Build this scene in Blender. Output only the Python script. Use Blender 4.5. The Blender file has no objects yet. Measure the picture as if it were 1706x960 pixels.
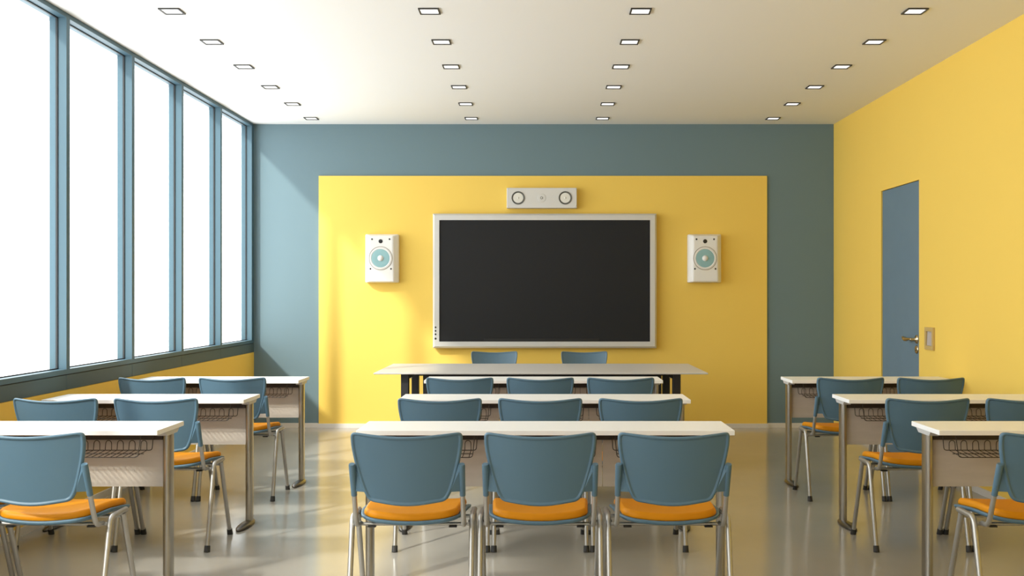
import bpy, math
from mathutils import Vector, Matrix

scene = bpy.context.scene
COL = scene.collection

# ------------------------------------------------------------------ camera
cam_data = bpy.data.cameras.new('camera')
cam = bpy.data.objects.new('camera', cam_data)
COL.objects.link(cam)
cam.location = (0.0, 0.0, 1.35)
cam.rotation_euler = (math.radians(90), 0, 0)
cam_data.sensor_width = 36.0
cam_data.lens = 36.0 * 1700 / 1706
cam_data.shift_x = -47 / 1706
cam_data.shift_y = 11 / 1706
cam_data.clip_start = 0.05
scene.camera = cam

# ------------------------------------------------------------------ sky, sun, exposure
SKY = 3.25
world = bpy.data.worlds.new('overcast_white_sky')
scene.world = world
world.use_nodes = True
bgn = world.node_tree.nodes['Background']
bgn.inputs['Color'].default_value = (0.98, 0.99, 1.0, 1)
bgn.inputs['Strength'].default_value = SKY

sun_data = bpy.data.lights.new('sun', 'SUN')
sun_data.energy = 2.3
sun_data.color = (1.0, 0.95, 0.86)
sun_data.angle = math.radians(3.4)
sun = bpy.data.objects.new('sun', sun_data)
COL.objects.link(sun)
sun.location = (-8, -6, 9)
sun.rotation_euler = Vector((1.0, 1.19, -1.04)).to_track_quat('-Z', 'Y').to_euler()

# sampling portal in the plane of the window band (guides the sky light, gives none of its own)
por = bpy.data.lights.new('window_portal', 'AREA')
por.shape = 'RECTANGLE'
por.size = 11.2
por.size_y = 2.2
por.cycles.is_portal = True
po = bpy.data.objects.new('window_portal', por)
COL.objects.link(po)
po.location = (-3.03, 4.74, 1.97)
po.rotation_euler = (math.radians(90), 0, math.radians(-90))

vs = scene.view_settings
scene.display_settings.display_device = 'sRGB'
vs.view_transform = 'Standard'
vs.look = 'None'
vs.gamma = 1.0
vs.exposure = 0.8
vs.use_curve_mapping = False
scene.cycles.max_bounces = 14
scene.cycles.diffuse_bounces = 8
scene.cycles.glossy_bounces = 4
scene.cycles.transparent_max_bounces = 12
scene.cycles.sample_clamp_indirect = 8.0
scene.cycles.caustics_reflective = False
scene.cycles.caustics_refractive = False


# ------------------------------------------------------------------ materials
def mat(name, color, rough=0.5, metal=0.0, spec=0.5, bump=None, vary=0.0, scale=8.0, coat=0.0, emit=0.0, aniso=None):
    m = bpy.data.materials.new(name)
    m.use_nodes = True
    nt = m.node_tree
    p = nt.nodes['Principled BSDF']
    p.inputs['Base Color'].default_value = (*color, 1)
    p.inputs['Roughness'].default_value = rough
    p.inputs['Metallic'].default_value = metal
    p.inputs['Specular IOR Level'].default_value = spec
    p.inputs['Coat Weight'].default_value = coat
    p.inputs['Coat Roughness'].default_value = 0.1
    if emit:
        p.inputs['Emission Color'].default_value = (1, 1, 1, 1)
        p.inputs['Emission Strength'].default_value = emit
    tc = nt.nodes.new('ShaderNodeTexCoord')
    if vary:
        mp = nt.nodes.new('ShaderNodeMapping')
        if aniso:
            mp.inputs['Scale'].default_value = aniso
        nz = nt.nodes.new('ShaderNodeTexNoise')
        nz.inputs['Scale'].default_value = scale
        nz.inputs['Detail'].default_value = 5
        rp = nt.nodes.new('ShaderNodeValToRGB')
        lo = tuple(max(0, c * (1 - vary)) for c in color)
        hi = tuple(min(1, c * (1 + vary)) for c in color)
        rp.color_ramp.elements[0].position = 0.3
        rp.color_ramp.elements[1].position = 0.7
        rp.color_ramp.elements[0].color = (*lo, 1)
        rp.color_ramp.elements[1].color = (*hi, 1)
        nt.links.new(tc.outputs['Object'], mp.inputs['Vector'])
        nt.links.new(mp.outputs['Vector'], nz.inputs['Vector'])
        nt.links.new(nz.outputs['Fac'], rp.inputs['Fac'])
        nt.links.new(rp.outputs['Color'], p.inputs['Base Color'])
    if bump:
        sc, st = bump
        nb = nt.nodes.new('ShaderNodeTexNoise')
        nb.inputs['Scale'].default_value = sc
        nb.inputs['Detail'].default_value = 4
        bp = nt.nodes.new('ShaderNodeBump')
        bp.inputs['Strength'].default_value = st
        bp.inputs['Distance'].default_value = 0.004
        nt.links.new(tc.outputs['Object'], nb.inputs['Vector'])
        nt.links.new(nb.outputs['Fac'], bp.inputs['Height'])
        nt.links.new(bp.outputs['Normal'], p.inputs['Normal'])
    return m


def glass_mat(name):
    m = bpy.data.materials.new(name)
    m.use_nodes = True
    nt = m.node_tree
    nt.nodes.clear()
    out = nt.nodes.new('ShaderNodeOutputMaterial')
    tr = nt.nodes.new('ShaderNodeBsdfTransparent')
    tr.inputs['Color'].default_value = (0.97, 0.985, 0.98, 1)
    gl = nt.nodes.new('ShaderNodeBsdfGlossy')
    gl.inputs['Roughness'].default_value = 0.02
    # Schlick reflectance of a pane, the same from either side
    lw = nt.nodes.new('ShaderNodeLayerWeight')
    lw.inputs['Blend'].default_value = 0.5
    pw = nt.nodes.new('ShaderNodeMath')
    pw.operation = 'POWER'
    pw.inputs[1].default_value = 5.0
    ma = nt.nodes.new('ShaderNodeMath')
    ma.operation = 'MULTIPLY_ADD'
    ma.inputs[1].default_value = 0.96
    ma.inputs[2].default_value = 0.03
    mx = nt.nodes.new('ShaderNodeMixShader')
    nt.links.new(lw.outputs['Facing'], pw.inputs[0])
    nt.links.new(pw.outputs[0], ma.inputs[0])
    nt.links.new(ma.outputs[0], mx.inputs[0])
    nt.links.new(tr.outputs[0], mx.inputs[1])
    nt.links.new(gl.outputs[0], mx.inputs[2])
    nt.links.new(mx.outputs[0], out.inputs['Surface'])
    return m


YELLOW = (0.86, 0.60, 0.125)
M = {
    'ceiling': mat('white_ceiling_paint', (0.84, 0.84, 0.835), 0.9, spec=0.1, bump=(180, 0.06)),
    'floor': mat('polished_grey_beige_floor', (0.38, 0.355, 0.31), 0.16, spec=0.72, vary=0.05, scale=1.6),
    'yellow': mat('yellow_wall_paint', YELLOW, 0.75, spec=0.2, bump=(260, 0.12)),
    'panel': mat('yellow_panel_paint', YELLOW, 0.7, spec=0.25, bump=(260, 0.12)),
    'slate': mat('slate_blue_wall_paint', (0.158, 0.232, 0.268), 0.8, spec=0.2, bump=(260, 0.12)),
    'slate_frame': mat('slate_blue_frame_lacquer', (0.066, 0.130, 0.172), 0.5, spec=0.4),
    'slate_apron': mat('dark_slate_apron_lacquer', (0.075, 0.115, 0.125), 0.55, spec=0.3),
    'door': mat('slate_blue_door_lacquer', (0.124, 0.204, 0.275), 0.5, spec=0.4, vary=0.03, scale=5),
    'gasket': mat('black_rubber_gasket', (0.012, 0.014, 0.016), 0.6),
    'glass': glass_mat('window_glass'),
    'base': mat('white_baseboard_paint', (0.74, 0.71, 0.68), 0.5),
    'plastic': mat('slate_blue_plastic', (0.088, 0.165, 0.232), 0.45, spec=0.45, bump=(900, 0.05)),
    'cushion': mat('orange_seat_vinyl', (0.66, 0.245, 0.003), 0.48, spec=0.2, bump=(600, 0.08)),
    'steel': mat('satin_grey_steel', (0.46, 0.445, 0.42), 0.38, metal=0.8),
    'desk_steel': mat('brushed_steel', (0.43, 0.41, 0.375), 0.28, metal=1.0),
    'foot_steel': mat('dark_burnished_steel', (0.13, 0.12, 0.11), 0.32, metal=1.0),
    'rubber': mat('dark_rubber', (0.03, 0.029, 0.028), 0.65),
    'white_top': mat('white_laminate', (0.88, 0.88, 0.875), 0.38, spec=0.4),
    'pale_wood': mat('pale_modesty_board', (0.49, 0.435, 0.38), 0.6, vary=0.05, scale=6, aniso=(1, 1, 6)),
    'beam': mat('dark_brown_steel_beam', (0.035, 0.022, 0.014), 0.5),
    'wire': mat('black_coated_wire', (0.03, 0.022, 0.016), 0.45),
    'bracket': mat('pale_grey_bracket', (0.6, 0.6, 0.6), 0.4, metal=0.3),
    'grey_top': mat('grey_satin_glass_top', (0.56, 0.54, 0.52), 0.4, spec=0.5),
    'black': mat('black_powder_coat', (0.014, 0.014, 0.016), 0.5),
    'charcoal': mat('charcoal_board', (0.045, 0.047, 0.05), 0.6),
    'bezel': mat('silver_bezel', (0.62, 0.615, 0.6), 0.38, metal=0.25),
    'screen': mat('matt_dark_screen', (0.0235, 0.0240, 0.0255), 0.6, spec=0.1),
    'ink': mat('black_plastic', (0.006, 0.006, 0.006), 0.5),
    'speaker': mat('white_speaker_shell', (0.80, 0.79, 0.77), 0.4),
    'silver': mat('pale_silver_shell', (0.64, 0.63, 0.61), 0.42),
    'cone': mat('aqua_speaker_cone', (0.27, 0.47, 0.50), 0.5),
    'bar_cone': mat('ivory_speaker_cone', (0.72, 0.71, 0.66), 0.45),
    'ring': mat('dark_rubber_surround', (0.10, 0.098, 0.085), 0.5),
    'gap': mat('taupe_speaker_seam', (0.34, 0.29, 0.23), 0.6),
    'brass': mat('aged_brass', (0.55, 0.46, 0.30), 0.25, metal=1.0),
    'plate': mat('tan_switch_plate', (0.60, 0.44, 0.18), 0.4, metal=0.2),
    'rocker': mat('grey_switch_rocker', (0.46, 0.42, 0.41), 0.45),
    'lamp_frame': mat('black_lamp_frame', (0.03, 0.029, 0.027), 0.5),
    'lamp': mat('lit_lamp_panel', (0.9, 0.9, 0.9), 0.5, emit=0.8),
}


# ------------------------------------------------------------------ mesh building
class MB:
    def __init__(self):
        self.v, self.f, self.s = [], [], []

    def add(self, verts, faces, smooth=False):
        n = len(self.v)
        self.v += [tuple(p) for p in verts]
        self.f += [tuple(i + n for i in fc) for fc in faces]
        self.s += [smooth] * len(faces)
        return self

    def hexa(self, p):
        """eight corners: bottom ring 0-3 counter-clockwise from above, top ring 4-7"""
        return self.add(p, [(3, 2, 1, 0), (4, 5, 6, 7), (0, 1, 5, 4), (1, 2, 6, 5), (2, 3, 7, 6), (3, 0, 4, 7)])

    def box(self, x0, x1, y0, y1, z0, z1):
        return self.hexa([(x0, y0, z0), (x1, y0, z0), (x1, y1, z0), (x0, y1, z0),
                          (x0, y0, z1), (x1, y0, z1), (x1, y1, z1), (x0, y1, z1)])

    def slab(self, x0, x1, y0, y1, z0, z1, b):
        """box with a chamfer of b on every edge"""
        c = [(x0, x1), (y0, y1), (z0, z1)]
        vs_, idx = [], {}
        for ix in (0, 1):
            for iy in (0, 1):
                for iz in (0, 1):
                    base = [c[0][ix], c[1][iy], c[2][iz]]
                    sg = [1 if ix == 0 else -1, 1 if iy == 0 else -1, 1 if iz == 0 else -1]
                    for ax in range(3):
                        p = list(base)
                        for o in range(3):
                            if o != ax:
                                p[o] += sg[o] * b
                        idx[(ix, iy, iz, ax)] = len(vs_)
                        vs_.append(p)
        F = []

        def face(keys):
            ids = [idx[k] for k in keys]
            ctr = Vector([(q[0] + q[1]) / 2 for q in c])
            a, bb, cc = (Vector(vs_[i]) for i in ids[:3])
            nrm = (bb - a).cross(cc - a)
            mid = sum((Vector(vs_[i]) for i in ids), Vector()) / len(ids)
            if nrm.dot(mid - ctr) < 0:
                ids.reverse()
            F.append(tuple(ids))
        for ax in range(3):
            o1, o2 = [o for o in range(3) if o != ax]
            for side in (0, 1):
                ks = []
                for a, bb in ((0, 0), (1, 0), (1, 1), (0, 1)):
                    k = [0, 0, 0]
                    k[ax], k[o1], k[o2] = side, a, bb
                    ks.append((*k, ax))
                face(ks)
            for a in (0, 1):
                for bb in (0, 1):
                    k0, k1 = [0, 0, 0], [0, 0, 0]
                    k0[ax], k1[ax] = 0, 1
                    k0[o1] = k1[o1] = a
                    k0[o2] = k1[o2] = bb
                    face([(*k0, o1), (*k1, o1), (*k1, o2), (*k0, o2)])
        for ix in (0, 1):
            for iy in (0, 1):
                for iz in (0, 1):
                    face([(ix, iy, iz, 0), (ix, iy, iz, 1), (ix, iy, iz, 2)])
        return self.add(vs_, F)

    def tube(self, pts, r, n=10, caps=True, closed=False):
        """round tube along a polyline; r a number or one per point"""
        pts = [Vector(p) for p in pts]
        R = r if isinstance(r, (list, tuple)) else [r] * len(pts)
        k = len(pts)
        verts, faces = [], []
        up = None
        for i, p in enumerate(pts):
            if closed:
                t = (pts[(i + 1) % k] - pts[i - 1]).normalized()
            elif i == 0:
                t = (pts[1] - p).normalized()
            elif i == k - 1:
                t = (p - pts[i - 1]).normalized()
            else:
                t = ((pts[i + 1] - p).normalized() + (p - pts[i - 1]).normalized()).normalized()
            if up is None:
                ref = Vector((0, 0, 1)) if abs(t.z) < 0.9 else Vector((1, 0, 0))
                up = (ref - t * ref.dot(t)).normalized()
            else:
                up = (up - t * up.dot(t)).normalized()
            sd = t.cross(up)
            for j in range(n):
                a = 2 * math.pi * j / n
                verts.append(p + (up * math.cos(a) + sd * math.sin(a)) * R[i])
        for i in range(k if closed else k - 1):
            i2 = (i + 1) % k
            for j in range(n):
                j2 = (j + 1) % n
                faces.append((i * n + j, i * n + j2, i2 * n + j2, i2 * n + j))
        self.add(verts, faces, True)
        if caps and not closed:
            self.add(verts[:n], [tuple(reversed(range(n)))])
            self.add(verts[-n:], [tuple(range(n))])
        return self

    def lathe(self, prof, origin, axis='-Y', n=28):
        """profile of (radius, height) revolved about an axis through origin"""
        o = Vector(origin)
        ax = {'Z': Vector((0, 0, 1)), '-Y': Vector((0, -1, 0)), '-X': Vector((-1, 0, 0)), 'X': Vector((1, 0, 0))}[axis]
        u = Vector((1, 0, 0)) if abs(ax.x) < 0.5 else Vector((0, 1, 0))
        w = ax.cross(u)
        verts, faces = [], []
        for r, h in prof:
            for j in range(n):
                a = 2 * math.pi * j / n
                verts.append(o + ax * h + (u * math.cos(a) + w * math.sin(a)) * max(r, 1e-5))
        for i in range(len(prof) - 1):
            for j in range(n):
                j2 = (j + 1) % n
                faces.append((i * n + j, i * n + j2, (i + 1) * n + j2, (i + 1) * n + j))
        self.add(verts, faces, True)
        if prof[0][0] > 1e-4:
            self.add(verts[:n], [tuple(reversed(range(n)))])
        if prof[-1][0] > 1e-4:
            self.add(verts[-n:], [tuple(range(n))])
        return self

    def prism(self, poly, a0, a1, axis='z', smooth=False):
        """polygon extruded along an axis: z (x,y), x (y,z) or y (x,z)"""
        n = len(poly)

        def put(p, a):
            return {'z': (p[0], p[1], a), 'x': (a, p[0], p[1]), 'y': (p[0], a, p[1])}[axis]
        verts = [put(p, a0) for p in poly] + [put(p, a1) for p in poly]
        area = sum(poly[i][0] * poly[(i + 1) % n][1] - poly[(i + 1) % n][0] * poly[i][1] for i in range(n))
        flip = (area < 0) != (axis == 'y')
        sides = [(i, (i + 1) % n, n + (i + 1) % n, n + i) for i in range(n)]
        ends = [tuple(reversed(range(n))), tuple(range(n, 2 * n))]
        if flip:
            sides = [tuple(reversed(s)) for s in sides]
            ends = [tuple(reversed(e)) for e in ends]
        self.add(verts, sides, smooth)
        return self.add(verts, ends)

    def rings(self, outline, prof, fn):
        """solid from an outline: each ring is (inset, scale, height), mapped by fn(a, b, h)"""
        n = len(outline)
        ctr = (sum(p[0] for p in outline) / n, sum(p[1] for p in outline) / n)
        verts, faces = [], []
        for ins, sc, h in prof:
            for i in range(n):
                p0, p, p1 = outline[i - 1], outline[i], outline[(i + 1) % n]
                tx, ty = p1[0] - p0[0], p1[1] - p0[1]
                ln = math.hypot(tx, ty) or 1
                # inset along the line to the centre, so that tight corners never fold over
                dx, dy = ctr[0] - p[0], ctr[1] - p[1]
                dl = math.hypot(dx, dy) or 1
                dx, dy = dx / dl, dy / dl
                cs = max(0.62, -dx * ty / ln + dy * tx / ln)
                a = p[0] + dx * ins / cs
                b = p[1] + dy * ins / cs
                verts.append(fn(ctr[0] + (a - ctr[0]) * sc, ctr[1] + (b - ctr[1]) * sc, h))
        for k in range(len(prof) - 1):
            for i in range(n):
                i2 = (i + 1) % n
                faces.append((k * n + i, k * n + i2, (k + 1) * n + i2, (k + 1) * n + i))
        faces.append(tuple(reversed(range(n))))
        m = (len(prof) - 1) * n
        faces.append(tuple(range(m, m + n)))
        return self.add(verts, faces, True)

    def build(self, name, material, parent=None):
        me = bpy.data.meshes.new(name)
        me.from_pydata(self.v, [], self.f)
        me.polygons.foreach_set('use_smooth', self.s)
        me.materials.append(material)
        me.update()
        o = bpy.data.objects.new(name, me)
        COL.objects.link(o)
        if parent is not None:
            o.parent = parent
        return o


def rounded(poly, seg=6, step=None):
    """closed outline from (x, y, cut) corners, each corner cut by a smooth arc that starts `cut` away from it"""
    out, n = [], len(poly)
    for i in range(n):
        p0, p, p1 = Vector(poly[i - 1][:2]), Vector(poly[i][:2]), Vector(poly[(i + 1) % n][:2])
        d = poly[i][2]
        a = p + (p0 - p).normalized() * min(d, (p0 - p).length * 0.49)
        b = p + (p1 - p).normalized() * min(d, (p1 - p).length * 0.49)
        for k in range(seg + 1):
            t = k / seg
            q = a * (1 - t) ** 2 + p * 2 * t * (1 - t) + b * t * t
            out.append((q.x, q.y))
    if step:
        dense = []
        for i, p in enumerate(out):
            q = out[(i + 1) % len(out)]
            m = max(1, int(math.hypot(q[0] - p[0], q[1] - p[1]) / step))
            dense += [(p[0] + (q[0] - p[0]) * j / m, p[1] + (q[1] - p[1]) * j / m) for j in range(m)]
        out = dense
    return out


def bent(pts, rad, seg=5):
    """polyline with its inner corners rounded"""
    pts = [Vector(p) for p in pts]
    out = [pts[0]]
    for i in range(1, len(pts) - 1):
        p = pts[i]
        a = p + (pts[i - 1] - p).normalized() * min(rad, (pts[i - 1] - p).length * 0.49)
        b = p + (pts[i + 1] - p).normalized() * min(rad, (pts[i + 1] - p).length * 0.49)
        for k in range(seg + 1):
            t = k / seg
            out.append(a * (1 - t) ** 2 + p * 2 * t * (1 - t) + b * t * t)
    out.append(pts[-1])
    return out


def tag(o, label, cat, group=None):
    o['label'] = label
    o['category'] = cat
    if group:
        o['group'] = group
    return o


def thing(name, label, cat, loc=(0, 0, 0), rz=0.0, group=None):
    o = bpy.data.objects.new(name, None)
    o.empty_display_size = 0.1
    COL.objects.link(o)
    o.location = loc
    o.rotation_euler = (0, 0, rz)
    return tag(o, label, cat, group)


def struct(name, mb, material):
    o = mb.build(name, material)
    o['kind'] = 'structure'
    return o


def struct_root(name, loc=(0, 0, 0)):
    o = bpy.data.objects.new(name, None)
    o.empty_display_size = 0.1
    COL.objects.link(o)
    o.location = loc
    o['kind'] = 'structure'
    return o


KIDS = {}


def copy_tree(o, parent=None):
    c = o.copy()
    COL.objects.link(c)
    if parent is not None:
        c.parent = parent
    if o.name not in KIDS:
        KIDS[o.name] = list(o.children)
    for ch in KIDS[o.name]:
        copy_tree(ch, c)
    return c


# ------------------------------------------------------------------ room shell (metres; x right, y into the room, z up)
XL, XR, YN, YB, ZC = -2.907, 2.980, -1.0, 10.361, 3.081

struct('floor', MB().box(XL - 0.2, XR + 0.2, YN - 0.2, YB + 0.2, -0.12, 0.0), M['floor'])
struct('ceiling', MB().box(XL - 0.2, XR + 0.2, YN - 0.2, YB + 0.2, ZC, ZC + 0.15), M['ceiling'])
struct('wall_back', MB().box(XL - 0.105, XR + 0.2, YB, YB + 0.2, 0, ZC), M['slate'])
struct('wall_near', MB().box(XL - 0.2, XR + 0.2, YN - 0.2, YN, 0, ZC), M['ceiling'])
wl = MB().box(XL - 0.2, XL, YN, YB, 0, 0.765)
wl.box(XL - 0.2, XL - 0.018, YN, YB, 0.765, 0.862)
struct('wall_left', wl, M['yellow'])
DY0, DY1, DZ = 8.028, 8.919, 2.255
wr = MB().box(XR, XR + 0.2, YN, DY0, 0, ZC).box(XR, XR + 0.2, DY1, YB, 0, ZC).box(XR, XR + 0.2, DY0, DY1, DZ, ZC)
wr.box(XR + 0.07, XR + 0.2, DY0, DY1, 0, DZ)
struct('wall_right', wr, M['yellow'])

PX0, PX1, PZ1, PY = -2.245, 2.299, 2.554, 10.341      # the raised yellow panel
bb = MB().box(XL, PX0 - 0.012, YB - 0.012, YB, 0, 0.046).box(PX1 + 0.012, XR, YB - 0.012, YB, 0, 0.046)
bb.box(PX0 - 0.012, PX1 + 0.012, PY - 0.012, PY, 0, 0.043)
bb.box(PX0 - 0.012, PX0, PY, YB, 0, 0.043).box(PX1, PX1 + 0.012, PY, YB, 0, 0.043)
struct('baseboard_back', bb, M['base'])
struct('baseboard_left', MB().box(XL, XL + 0.012, YN, YB - 0.012, 0, 0.046), M['base'])
struct('baseboard_right', MB().box(XR - 0.012, XR, YN, DY0 - 0.002, 0, 0.046).box(XR - 0.012, XR, DY1 + 0.002, YB - 0.012, 0, 0.046), M['base'])

ap = MB().box(PX0, PX1, PY, YB - 0.001, 0.043, PZ1).build('accent_panel', M['panel'])
tag(ap, 'large raised yellow panel on the blue-grey end wall, behind the screen and speakers', 'wall panel')

# door
d1 = struct_root('door_1', (XR + 0.011, DY0, 0))
MB().slab(0, 0.05, 0.003, DY1 - DY0 - 0.003, 0.004, DZ - 0.003, 0.002).build('door_leaf', M['door'], d1)
hy, hz = 0.072, 0.995
h = MB().lathe([(0.036, 0), (0.036, 0.004), (0.032, 0.009), (0.016, 0.012), (0.0105, 0.03), (0.0105, 0.05), (0.008, 0.056), (0, 0.057)], (0, hy, hz), '-X', 20)
hd = h.build('door_handle', M['brass'], d1)
lev = [(-0.048, hy, hz), (-0.05, hy + 0.03, hz + 0.002), (-0.05, hy + 0.06, hz), (-0.052, hy + 0.09, hz - 0.004), (-0.054, hy + 0.12, hz - 0.002),
       (-0.055, hy + 0.15, hz + 0.006), (-0.056, hy + 0.172, hz + 0.013)]
MB().tube(lev, [0.011, 0.010, 0.011, 0.0165, 0.019, 0.014, 0.006], 12).build('lever', M['brass'], hd)
k = MB().lathe([(0.034, 0), (0.034, 0.004), (0.029, 0.009), (0.014, 0.010), (0.010, 0.006), (0, 0.006)], (0, hy, 0.914), '-X', 20)
kp = k.build('key_rosette', M['brass'], d1)
MB().box(-0.010, -0.006, hy - 0.002, hy + 0.002, 0.904, 0.917).build('keyhole', M['ink'], kp)

# windows: eleven bays, mullion spacing 1.006
BAY, TH, DEP = 1.0055, 0.047, 0.105
ys = [10.283 - BAY * i for i in range(12)]
for i in range(11):
    y1 = ys[i]
    y0 = ys[i + 1] + TH
    w = struct_root('window_%d' % (i + 1), (XL, y0, 0.862))
    zb, zt = 0.030, 3.052 - 0.862
    L = y1 - y0
    m = MB().box(-DEP, 0, L, L + (TH if i else YB - y1), 0, ZC - 0.862)
    m.build('mullion', M['slate_frame'], w)
    MB().box(-DEP, 0, 0, L, zt, ZC - 0.862).build('head_rail', M['slate_frame'], w)
    MB().box(-DEP, 0.004, -TH if i < 10 else 0, L, 0, zb).build('sill_rail', M['slate_frame'], w)
    g = MB().box(-0.064, -0.052, L - 0.006, L, zb, zt).box(-0.064, -0.052, 0, 0.006, zb, zt)
    g.box(-0.064, -0.052, 0, L, zt - 0.006, zt).box(-0.064, -0.052, 0, L, zb, zb + 0.006)
    g.build('gasket', M['gasket'], w)
    MB().box(-0.060, -0.054, 0.004, L - 0.004, zb + 0.005, zt - 0.005).build('pane', M['glass'], w)
    a1 = L + (-0.002 if i else YB - y1)
    MB().box(-0.018, 0.001, -TH + 0.002, a1 + (0 if i == 0 else 0), -0.095, -0.006).build('apron_panel', M['slate_apron'], w)
    if i == 10:
        MB().box(-DEP, 0, -0.25, 0, 0, ZC - 0.862).build('mullion', M['slate_frame'], w)
struct('trim_1', MB().box(XL - 0.015, XL - 0.004, YN, YB, 0.855, 0.862), M['gasket'])


# ------------------------------------------------------------------ ceiling lights
def make_light():
    r = thing('ceiling_light', '', 'ceiling light')
    s, b = 0.063, 0.0095
    f = MB().box(-s, s, -s, -s + b, -0.008, 0).box(-s, s, s - b, s, -0.008, 0)
    f.box(-s, -s + b, -s + b, s - b, -0.008, 0).box(s - b, s, -s + b, s - b, -0.008, 0)
    f.build('frame', M['lamp_frame'], r)
    MB().box(-s + b, s - b, -s + b, s - b, -0.002, 0).build('diffuser', M['lamp'], r)
    return r


cols = [(-2.245, 'column beside the windows'), (-0.675, 'second column from the windows'), (0.611, 'second column from the door wall'), (2.284, 'column beside the door wall')]
rows = [(6.22, 'first'), (6.977, 'second'), (7.735, 'third'), (8.493, 'fourth'), (9.25, 'fifth'), (10.008, 'sixth')]
light0 = make_light()
used = False
for cx, cn in cols:
    for ry, rn in rows:
        o = copy_tree(light0) if used else light0
        used = True
        o.location = (cx, ry, ZC)
        extra = {'first': 'nearest the camera', 'sixth': 'nearest the screen wall'}.get(rn, rn + ' from the camera')
        tag(o, 'small square ceiling downlight, %s, %s' % (cn, extra), 'ceiling light', 'square ceiling downlights')

# ------------------------------------------------------------------ screen, speakers, switch
scr = thing('display_screen', 'large dark flat screen in a silver frame on the yellow panel', 'screen', (0.045, PY, 0))
sx0, sx1, sz0, sz1 = -1.124, 1.124, 0.812, 2.164
fb = 0.066
FY = -0.105
b = MB()
# bevelled frame: four mitred rails with a chamfered outer edge
o_ = [(sx0, sz0), (sx1, sz0), (sx1, sz1), (sx0, sz1)]


def inset(d):
    return [(sx0 + d, sz0 + d), (sx1 - d, sz0 + d), (sx1 - d, sz1 - d), (sx0 + d, sz1 - d)]


loops = [(inset(0.02), 0.0), (inset(0), -0.02), (inset(0), FY + 0.02), (inset(0.018), FY), (inset(fb), FY), (inset(fb), FY + 0.012)]
V, F = [], []
for lp, y in loops:
    V += [(x, y, z) for x, z in lp]
for q in range(len(loops) - 1):
    for j in range(4):
        j2 = (j + 1) % 4
        F.append((q * 4 + j, q * 4 + j2, q * 4 + 4 + j2, q * 4 + 4 + j))
F.append((3, 2, 1, 0))
b.add(V, F)
frame = b.build('frame', M['bezel'], scr)
for z in (1.021, 0.986, 0.952, 0.908):
    MB().lathe([(0.009 if z > 0.92 else 0.011, 0), (0.008, 0.003), (0, 0.004)], (sx0 + 0.029, FY, z), '-Y', 12).build('button', M['ink'], frame)
MB().box(sx0 + fb, sx1 - fb, FY + 0.010, FY + 0.03, sz0 + fb, sz1 - fb).build('screen_panel', M['screen'], scr)
MB().slab(-0.61, 0.545, FY + 0.004, FY + 0.011, sz0 + fb + 0.003, sz0 + fb + 0.032, 0.002).build('sensor_strip', M['ink'], scr)


def make_speaker():
    r = thing('wall_speaker', '', 'speaker')
    W, H, D, c = 0.168, 0.244, 0.125, 0.037
    ft = [(-W, -H), (W, -H), (W, H), (-W, H)]
    back = [(x, 0.0, z) for x, z in ft]
    mid = [(x, -D + 0.055, z) for x, z in ft]
    fr = [(-W + c + 0.004, -D, -H + 0.008), (W - c - 0.004, -D, -H + 0.008), (W - c + 0.012 - 0.024, -D, H - 0.02), (-W + c + 0.012, -D, H - 0.02)]
    md = MB()
    Vv = back + mid + fr
    Ff = [(3, 2, 1, 0)]
    for q in (0, 4):
        for j in range(4):
            Ff.append((q + j, q + (j + 1) % 4, q + 4 + (j + 1) % 4, q + 4 + j))
    Ff.append((8, 9, 10, 11))
    md.add(Vv, Ff)
    cab = md.build('cabinet', M['speaker'], r)
    mod = cab.modifiers.new('bevel', 'BEVEL')
    mod.width = 0.012
    mod.segments = 3
    cx, cz = -0.004, 0.0
    rg = MB().lathe([(0.114, -0.001), (0.114, 0.003), (0.111, 0.004), (0.108, 0.002), (0.104, 0.006), (0.098, 0.007), (0.091, 0.002), (0.088, 0.0005)], (cx, -D, cz), '-Y', 36)
    rg.build('surround', M['speaker'], r)
    MB().lathe([(0.1185, 0.0), (0.1185, 0.003), (0.113, 0.0045), (0.1125, -0.001)], (cx, -D, cz), '-Y', 36).build('gap_ring', M['gap'], r)
    cn = MB().lathe([(0.092, 0.003), (0.08, 0.0055), (0.05, 0.0035), (0.028, 0.0025), (0, 0.0025)], (cx, -D, cz), '-Y', 36).build('cone', M['cone'], r)
    MB().lathe([(0.030, 0.002), (0.028, 0.010), (0.02, 0.017), (0.01, 0.0205), (0, 0.0215)], (cx, -D, cz), '-Y', 24).build('dust_cap', M['speaker'], cn)
    MB().lathe([(0.0205, 0), (0.0205, 0.002), (0.017, 0.003), (0, 0.002)], (cx, -D, 0.17), '-Y', 20).build('tweeter', M['ink'], r)
    for x, z in ((-0.090, 0.191), (0.085, 0.191), (-0.106, -0.106), (0.100, -0.106)):
        MB().lathe([(0.0088, 0), (0.0088, 0.0015), (0.005, 0.0025), (0, 0.002)], (x, -D, z), '-Y', 12).build('screw', M['ink'], r)
    return r


sp = make_speaker()
sp.location = (-1.594, PY, 1.714)
tag(sp, 'white speaker with aqua cone on the yellow panel, on the window side of the screen', 'speaker', 'white wall speakers')
sp2 = copy_tree(sp)
sp2.location = (1.655, PY, 1.714)
tag(sp2, 'white speaker with aqua cone on the yellow panel, on the door side of the screen', 'speaker', 'white wall speakers')

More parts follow.
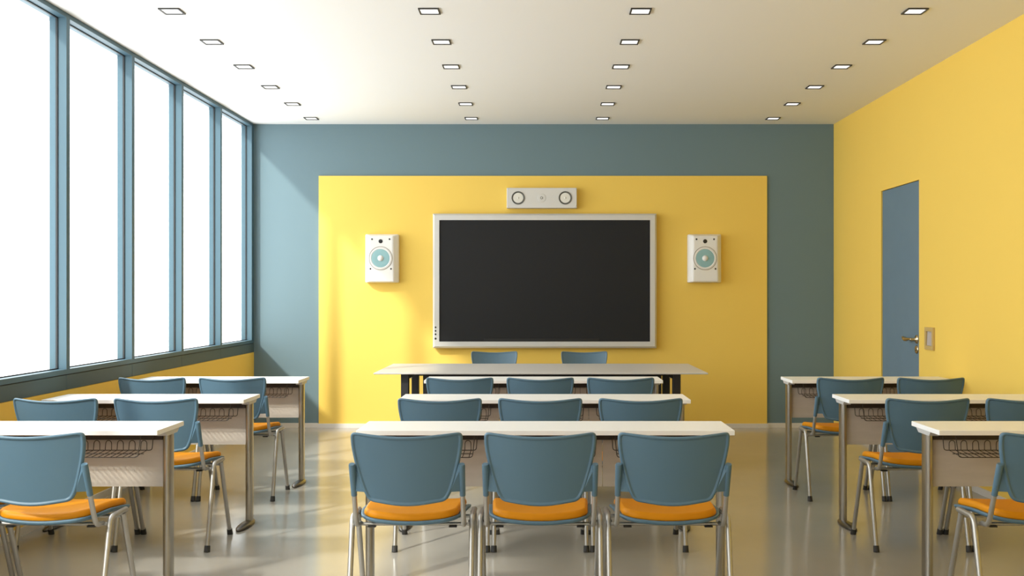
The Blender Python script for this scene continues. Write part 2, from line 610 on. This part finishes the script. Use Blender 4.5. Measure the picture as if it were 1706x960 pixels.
sb = thing('soundbar', 'pale silver bar speaker with two round drivers mounted above the screen', 'speaker', (0.0155, PY, 2.321))
cab = MB().slab(-0.352, 0.352, -0.10, 0, -0.1015, 0.1015, 0.004).build('cabinet', M['silver'], sb)
for x in (-0.237, 0.236):
    rr = MB().lathe([(0.0665, 0), (0.0665, 0.005), (0.062, 0.006), (0.057, 0.003), (0.054, 0.001)], (x, -0.10, 0), '-Y', 32).build('surround', M['ring'], sb)
    MB().lathe([(0.051, 0.003), (0.047, 0.0025), (0.03, 0.0012), (0.012, 0.001), (0.010, 0.006), (0, 0.008)], (x, -0.10, 0), '-Y', 32).build('cone', M['bar_cone'], rr)
tw = MB().lathe([(0.043, 0), (0.043, 0.0015), (0.040, 0.002), (0.015, 0.0015)], (0, -0.10, 0), '-Y', 28).build('tweeter', M['silver'], sb)
MB().lathe([(0.014, 0.001), (0.013, 0.003), (0.010, 0.0015)], (-0.002, -0.10, 0), '-Y', 20).build('tweeter_ring', M['ring'], tw)
MB().lathe([(0.009, 0.001), (0.007, 0.006), (0, 0.008)], (-0.002, -0.10, 0), '-Y', 16).build('tweeter_dome', M['speaker'], tw)
for x in (-0.338, 0.338):
    for z in (-0.085, 0.085):
        MB().lathe([(0.006, 0), (0.005, 0.002), (0, 0.002)], (x, -0.10, z), '-Y', 10).build('screw', M['bezel'], sb)

sw = thing('light_switch', 'square tan light switch on the yellow wall beside the door', 'light switch', (XR, 7.788, 1.014))
p = MB()
for (a0, a1, c0, c1) in ((-0.086, 0.086, 0.055, 0.086), (-0.086, 0.086, -0.086, -0.055), (-0.086, -0.056, -0.055, 0.055), (0.056, 0.086, -0.055, 0.055)):
    p.box(-0.016, 0, a0, a1, c0, c1)
p.build('plate', M['plate'], sw)
MB().hexa([(-0.009, -0.054, -0.054), (0, -0.054, -0.054), (0, 0.054, -0.054), (-0.009, 0.054, -0.054),
           (-0.004, -0.054, 0.054), (0, -0.054, 0.054), (0, 0.054, 0.054), (-0.004, 0.054, 0.054)]).build('rocker', M['rocker'], sw)


# ------------------------------------------------------------------ chairs
BACK = rounded([(0, 0.517, 0.07), (0.152, 0.539, 0.022), (0.172, 0.575, 0.02), (0.190, 0.632, 0.03), (0.2075, 0.700, 0.035), (0.2185, 0.765, 0.03),
                (0.2180, 0.817, 0.022), (0, 0.798, 0.1), (-0.2180, 0.817, 0.022), (-0.2185, 0.765, 0.03), (-0.2075, 0.700, 0.035), (-0.190, 0.632, 0.03),
                (-0.172, 0.575, 0.02), (-0.152, 0.539, 0.022)], step=0.014)


def back_y(x, z):
    t = (z - 0.53) / 0.28
    return -0.252 - 0.062 * t + 0.042 * (x / 0.21) ** 2


def back_map(x, z, h):
    return (x, back_y(x, z) + h, z)


def make_chair():
    r = thing('student_chair', '', 'chair')
    # backrest with a raised rim on both faces; outline runs counter-clockwise in x,z so rings go rear -> front
    prof = [(0.0165, 0.1, -0.003), (0.0165, 0.25, -0.003), (0.0165, 0.4, -0.003), (0.0165, 0.55, -0.003), (0.0165, 0.7, -0.003), (0.0165, 0.84, -0.003), (0.0165, 0.95, -0.003), (0.0165, 0.99, -0.003), (0.0165, 1, -0.003), (0.0135, 1, -0.0042), (0.0105, 1, -0.0088), (0.006, 1, -0.0098), (0.002, 1, -0.0075),
            (0, 1, -0.002), (0.001, 1, 0.004), (0.005, 1, 0.0065), (0.011, 1, 0.0055), (0.015, 1, 0.003), (0.015, 0.99, 0.003), (0.015, 0.95, 0.003), (0.015, 0.84, 0.003), (0.015, 0.65, 0.003), (0.015, 0.4, 0.003), (0.015, 0.15, 0.003)]
    MB().rings(BACK, prof, back_map).build('backrest', M['plastic'], r)
    # seat cushion and the shell under it
    cush = rounded([(0, -0.186, 0.12), (0.154, -0.172, 0.03), (0.191, -0.135, 0.03), (0.205, 0.17, 0.03), (0.182, 0.196, 0.02), (0, 0.202, 0.1),
                    (-0.182, 0.196, 0.02), (-0.205, 0.17, 0.03), (-0.191, -0.135, 0.03), (-0.154, -0.172, 0.03)], step=0.02)

    def dish(x, y):
        return (0.019 if y < 0 else 0.019 - 0.07 * y) * (x / 0.2) ** 2

    def cmap(x, y, hh):
        fall = 0.007 * max(0.0, (y - 0.12) / 0.08) ** 2
        return (x, y, 0.447 - 0.027 * (y + 0.185) + dish(x, y) + hh - fall * min(1, hh / 0.03))
    cp = [(0.03, 1, 0.0), (0.004, 1, 0.0), (0, 1, 0.006), (0.001, 1, 0.016), (0.004, 1, 0.0235), (0.010, 1, 0.0290), (0.0125, 1, 0.0300), (0.016, 1, 0.0304), (0.026, 0.96, 0.0304), (0.026, 0.8, 0.030), (0.026, 0.55, 0.0295), (0.026, 0.35, 0.029), (0.026, 0.15, 0.029)]
    MB().rings(cush, cp, cmap).build('seat_cushion', M['cushion'], r)
    shell = rounded([(0, -0.196, 0.12), (0.155, -0.182, 0.03), (0.199, -0.140, 0.03), (0.216, -0.05, 0.05), (0.225, 0.165, 0.03), (0.195, 0.205, 0.03), (0, 0.212, 0.1),
                     (-0.195, 0.205, 0.03), (-0.225, 0.165, 0.03), (-0.216, -0.05, 0.05), (-0.199, -0.140, 0.03), (-0.155, -0.182, 0.03)], step=0.02)

    def smap(x, y, hh):
        fall = 0.007 * max(0.0, (y - 0.12) / 0.08) ** 2
        return (x, y, 0.4290 - 0.027 * (y + 0.185) + dish(x, y) + hh - fall)
    shp = [(0.018, 0.4, 0.0), (0.018, 0.85, 0.0), (0.018, 1, 0.001), (0.004, 1, 0.006), (0, 1, 0.013), (0.002, 1, 0.0185), (0.008, 1, 0.0195), (0.02, 1, 0.019), (0.02, 0.7, 0.019)]
    MB().rings(shell, shp, smap).build('seat_shell', M['plastic'], r)
    X = 0.243
    for s in (-1, 1):
        rear = bent([(s * X, -0.2005, 0.012), (s * X, -0.090, 0.445), (s * X, 0.062, 0.4455)], 0.03)
        lg = MB().tube(rear, 0.0115, 12).build('leg', M['steel'], r)
        MB().tube([(s * X, -0.2036, 0.0), (s * X, -0.1955, 0.032)], [0.016, 0.0148], 14).build('rubber_foot', M['rubber'], lg)
        front = [(s * X, 0.192, 0.012), (s * X, 0.032, 0.436)]
        lg = MB().tube(front, 0.0115, 12).build('leg', M['steel'], r)
        MB().tube([(s * X, 0.1965, 0.0), (s * X, 0.1845, 0.032)], [0.016, 0.0148], 14).build('rubber_foot', M['rubber'], lg)
        for y, z in ((0.050, 0.432), (-0.072, 0.421)):
            MB().tube([(s * 0.227, y, z), (s * 0.241, y, z)], 0.0095, 12).build('joint_cap', M['rubber'], r)
        # back upright with its plastic sleeve
        ux = 0.2140
        up = bent([(s * ux, -0.262, 0.683), (s * ux, -0.172, 0.452), (s * ux, -0.150, 0.425), (s * (ux - 0.004), -0.09, 0.4205)], 0.03)
        us = MB().tube(up, 0.0102, 12).build('back_upright', M['steel'], r)
        d0, d1_ = Vector((s * ux, -0.2135, 0.5585)), Vector((s * ux, -0.2645, 0.6895))
        sl = MB().tube([d0, d0.lerp(d1_, 0.5), d0.lerp(d1_, 0.96), d1_], [0.0118, 0.0126, 0.0132, 0.0118], 14)
        # gusset between the sleeve and the edge of the backrest
        zlo, zhi = 0.576, 0.682
        q = []
        for z in (zlo, zhi):
            e = 0.166 + (z - 0.574) * 0.29
            ye = back_y(e, z)
            yu = -0.2135 - (z - 0.5585) * 0.389
            xs = [(s * e, ye), (s * ux, yu)] if s > 0 else [(s * ux, yu), (s * e, ye)]
            q += [(xs[0][0], xs[0][1] - 0.006, z), (xs[1][0], xs[1][1] - 0.006, z), (xs[1][0], xs[1][1] + 0.006, z), (xs[0][0], xs[0][1] + 0.006, z)]
        sl.hexa(q)
        sl.build('sleeve', M['plastic'], us)
    cb = MB().tube([(-X, -0.085, 0.4165), (X, -0.085, 0.4165)], 0.0075, 10).build('crossbar', M['steel'], r)
    for s in (-1, 1):
        MB().box(s * 0.165 - 0.016, s * 0.165 + 0.016, -0.097, -0.073, 0.404, 0.4100).build('pad', M['rubber'], cb)
    MB().tube([(-X, 0.050, 0.4195), (X, 0.050, 0.4195)], 0.0075, 10).build('crossbar', M['steel'], r)
    return r


ROWS = [(4.24, 'nearest'), (5.552, 'middle'), (6.865, 'farthest')]
chair0 = make_chair()
used = False
seats = []
for (yy, rn) in ROWS:
    for x, pos in ((-0.52, 'window-side'), (0.0, 'middle'), (0.52, 'door-side')):
        seats.append((x, yy, 0, 'orange-seated chair at the %s middle-column desk, %s place'  % (rn, pos)))
    for x, pos in ((-1.99, 'on the aisle side'), (-2.51, 'on the window side')):
        seats.append((x, yy, 0, 'orange-seated chair at the %s window-side desk, %s' % (rn, pos)))
    for x, pos in ((2.006, 'on the aisle side'), (2.526, 'on the wall side')):
        if x > 2.5 and rn == 'nearest':
            continue
        seats.append((x, yy, 0, 'orange-seated chair at the %s desk by the door wall, %s' % (rn, pos)))
seats.append((-0.432, 9.345, math.pi, 'blue-grey chair behind the long grey table, facing the room, nearer the windows'))
seats.append((0.415, 9.345, math.pi, 'blue-grey chair behind the long grey table, facing the room, nearer the door'))
for x, y, rz, lb in seats:
    c = copy_tree(chair0) if used else chair0
    used = True
    c.location = (x, y, 0)
    c.rotation_euler = (0, 0, rz)
    tag(c, lb, 'chair', 'chairs behind the long grey table' if rz else 'blue-grey classroom chairs with orange seats')


# ------------------------------------------------------------------ desks (origin: floor under the back edge's middle, y = back edge)
def make_basket(parent, cx):
    hw, yf, yn, zf, zn, rw = 0.215, -0.167, -0.313, 0.637, 0.627, 0.0020
    m = MB()
    m.tube(bent([(cx - hw - 0.016, yf + 0.004, 0.700), (cx - hw - 0.012, yf, zf), (cx + hw + 0.012, yf, zf), (cx + hw + 0.016, yf + 0.004, 0.700)], 0.012, 3), rw, 6)
    m.tube(bent([(cx - hw - 0.014, yn + 0.012, 0.728), (cx - hw - 0.004, yn, zn), (cx + hw + 0.004, yn, zn), (cx + hw + 0.014, yn + 0.012, 0.728)], 0.014, 3), rw, 6)
    ym = (yf + yn) / 2
    m.tube([(cx - hw - 0.002, ym, (zf + zn) / 2), (cx + hw + 0.002, ym, (zf + zn) / 2)], rw, 6)
    bk = m.build('wire_basket', M['wire'], parent)
    n = 8
    for i in range(n):
        hx = cx - hw + 0.026 + i * (2 * hw - 0.052) / (n - 1)
        a = 0.0145
        path = [(hx - a, yn, zn), (hx - a, yf, zf)]
        for q in range(7):
            t = math.pi * q / 6
            path.append((hx - (a - 0.001) * math.cos(t), yf + 0.003, 0.667 + a * math.sin(t)))
        path += [(hx + a, yf, zf), (hx + a, yn, zn)]
        MB().tube(path, rw * 0.9, 5).build('hook', M['wire'], bk)
    return bk


def make_desk(name, w, bask, panels):
    r = thing(name, '', 'desk')
    hw = w / 2
    MB().slab(-hw, hw, -0.338, 0, 0.728, 0.75, 0.0015).build('tabletop', M['white_top'], r)
    for s in (-1, 1):
        lx = s * (hw - 0.027)
        yc0, yc1, rr = -0.165, -0.090, 0.0172
        poly = []
        for q in range(9):
            t = math.pi * q / 8
            poly.append((lx + rr * math.cos(t), yc1 - rr + rr * math.sin(t)))
        for q in range(9):
            t = math.pi + math.pi * q / 8
            poly.append((lx + rr * math.cos(t), yc0 + rr + rr * math.sin(t)))
        lg = MB().prism(poly, 0.012, 0.708, 'z', True).build('leg', M['desk_steel'], r)
        br = MB().prism([(-0.225, 0.728), (-0.205, 0.708), (-0.075, 0.708), (-0.045, 0.728)], lx - 0.022, lx + 0.022, 'x')
        br.build('bracket', M['bracket'], lg)
        el = []
        for q in range(28):
            t = 2 * math.pi * q / 28
            el.append((lx + 0.036 * math.cos(t), -0.212 + 0.150 * math.sin(t)))
        ft = MB().rings(el, [(0.006, 1, 0.0), (0, 1, 0.003), (0, 1, 0.010), (0.004, 1, 0.0145), (0.008, 0.85, 0.019), (0.01, 0.5, 0.023)], lambda a, b_, hh: (a, b_, hh))
        ft.build('foot_plate', M['foot_steel'], lg)
    MB().box(-hw + 0.045, hw - 0.045, -0.155, -0.118, 0.683, 0.728).build('crossbeam', M['beam'], r)
    x0, x1 = -hw + 0.0445, hw - 0.0445
    for j in range(panels):
        a0 = x0 + (x1 - x0) * j / panels + (0.0015 if j else 0)
        a1 = x0 + (x1 - x0) * (j + 1) / panels - (0.0015 if j < panels - 1 else 0)
        MB().box(a0, a1, -0.136, -0.120, 0.465, 0.683).build('modesty_panel', M['pale_wood'], r)
    for cx in bask:
        make_basket(r, cx)
    return r


DROWS = [(4.841, 'nearest'), (6.156, 'middle'), (7.473, 'farthest')]
mid0 = make_desk('three_seat_desk', 1.672, (-0.543, 0.0, 0.537), 3)
side0 = make_desk('two_seat_desk', 1.155, (-0.262, 0.2625), 1)
m_used = s_used = False
phr = {'nearest': 'nearest the camera', 'middle': 'second from the camera', 'farthest': 'nearest the screen'}
for y, rn in DROWS:
    o = copy_tree(mid0) if m_used else mid0
    m_used = True
    o.location = (0.023, y, 0)
    tag(o, 'white three-seat desk in the middle of the room, %s' % phr[rn], 'desk', 'white classroom desks')
    for x, nm in ((-2.2675, 'beside the windows'), (2.3385, 'beside the door wall')):
        o = copy_tree(side0) if s_used else side0
        s_used = True
        o.location = (x, y, 0)
        tag(o, 'white two-seat desk %s, %s' % (nm, phr[rn]), 'desk', 'white classroom desks')

# ------------------------------------------------------------------ the long grey table
tt = thing('long_table', 'long thin grey table top on black legs in front of the screen', 'table', (0.0045, 8.343, 0))
MB().slab(-1.2825, 1.2825, -0.527, 0.527, 0.738, 0.75, 0.003).build('tabletop', M['grey_top'], tt)
for s in (-1, 1):
    for y0, y1 in ((-0.44, -0.38), (0.215, 0.275)):
        xs = sorted((s * 1.024, s * 1.084))
        MB().slab(xs[0], xs[1], y0, y1, 0, 0.735, 0.004).build('leg', M['black'], tt)
    xs = sorted((s * 1.03, s * 1.078))
    rl = MB().box(xs[0], xs[1], -0.38, 0.215, 0.692, 0.738).build('side_rail', M['black'], tt)
    MB().box(xs[0] + 0.006, xs[1] - 0.006, -0.15, -0.11, 0.678, 0.692).build('spacer', M['bracket'], rl)
MB().box(-1.03, 1.03, 0.225, 0.265, 0.668, 0.735).build('long_beam', M['black'], tt)
MB().box(-0.990, 1.015, 0.238, 0.254, 0.30, 0.668).build('modesty_panel', M['charcoal'], tt)
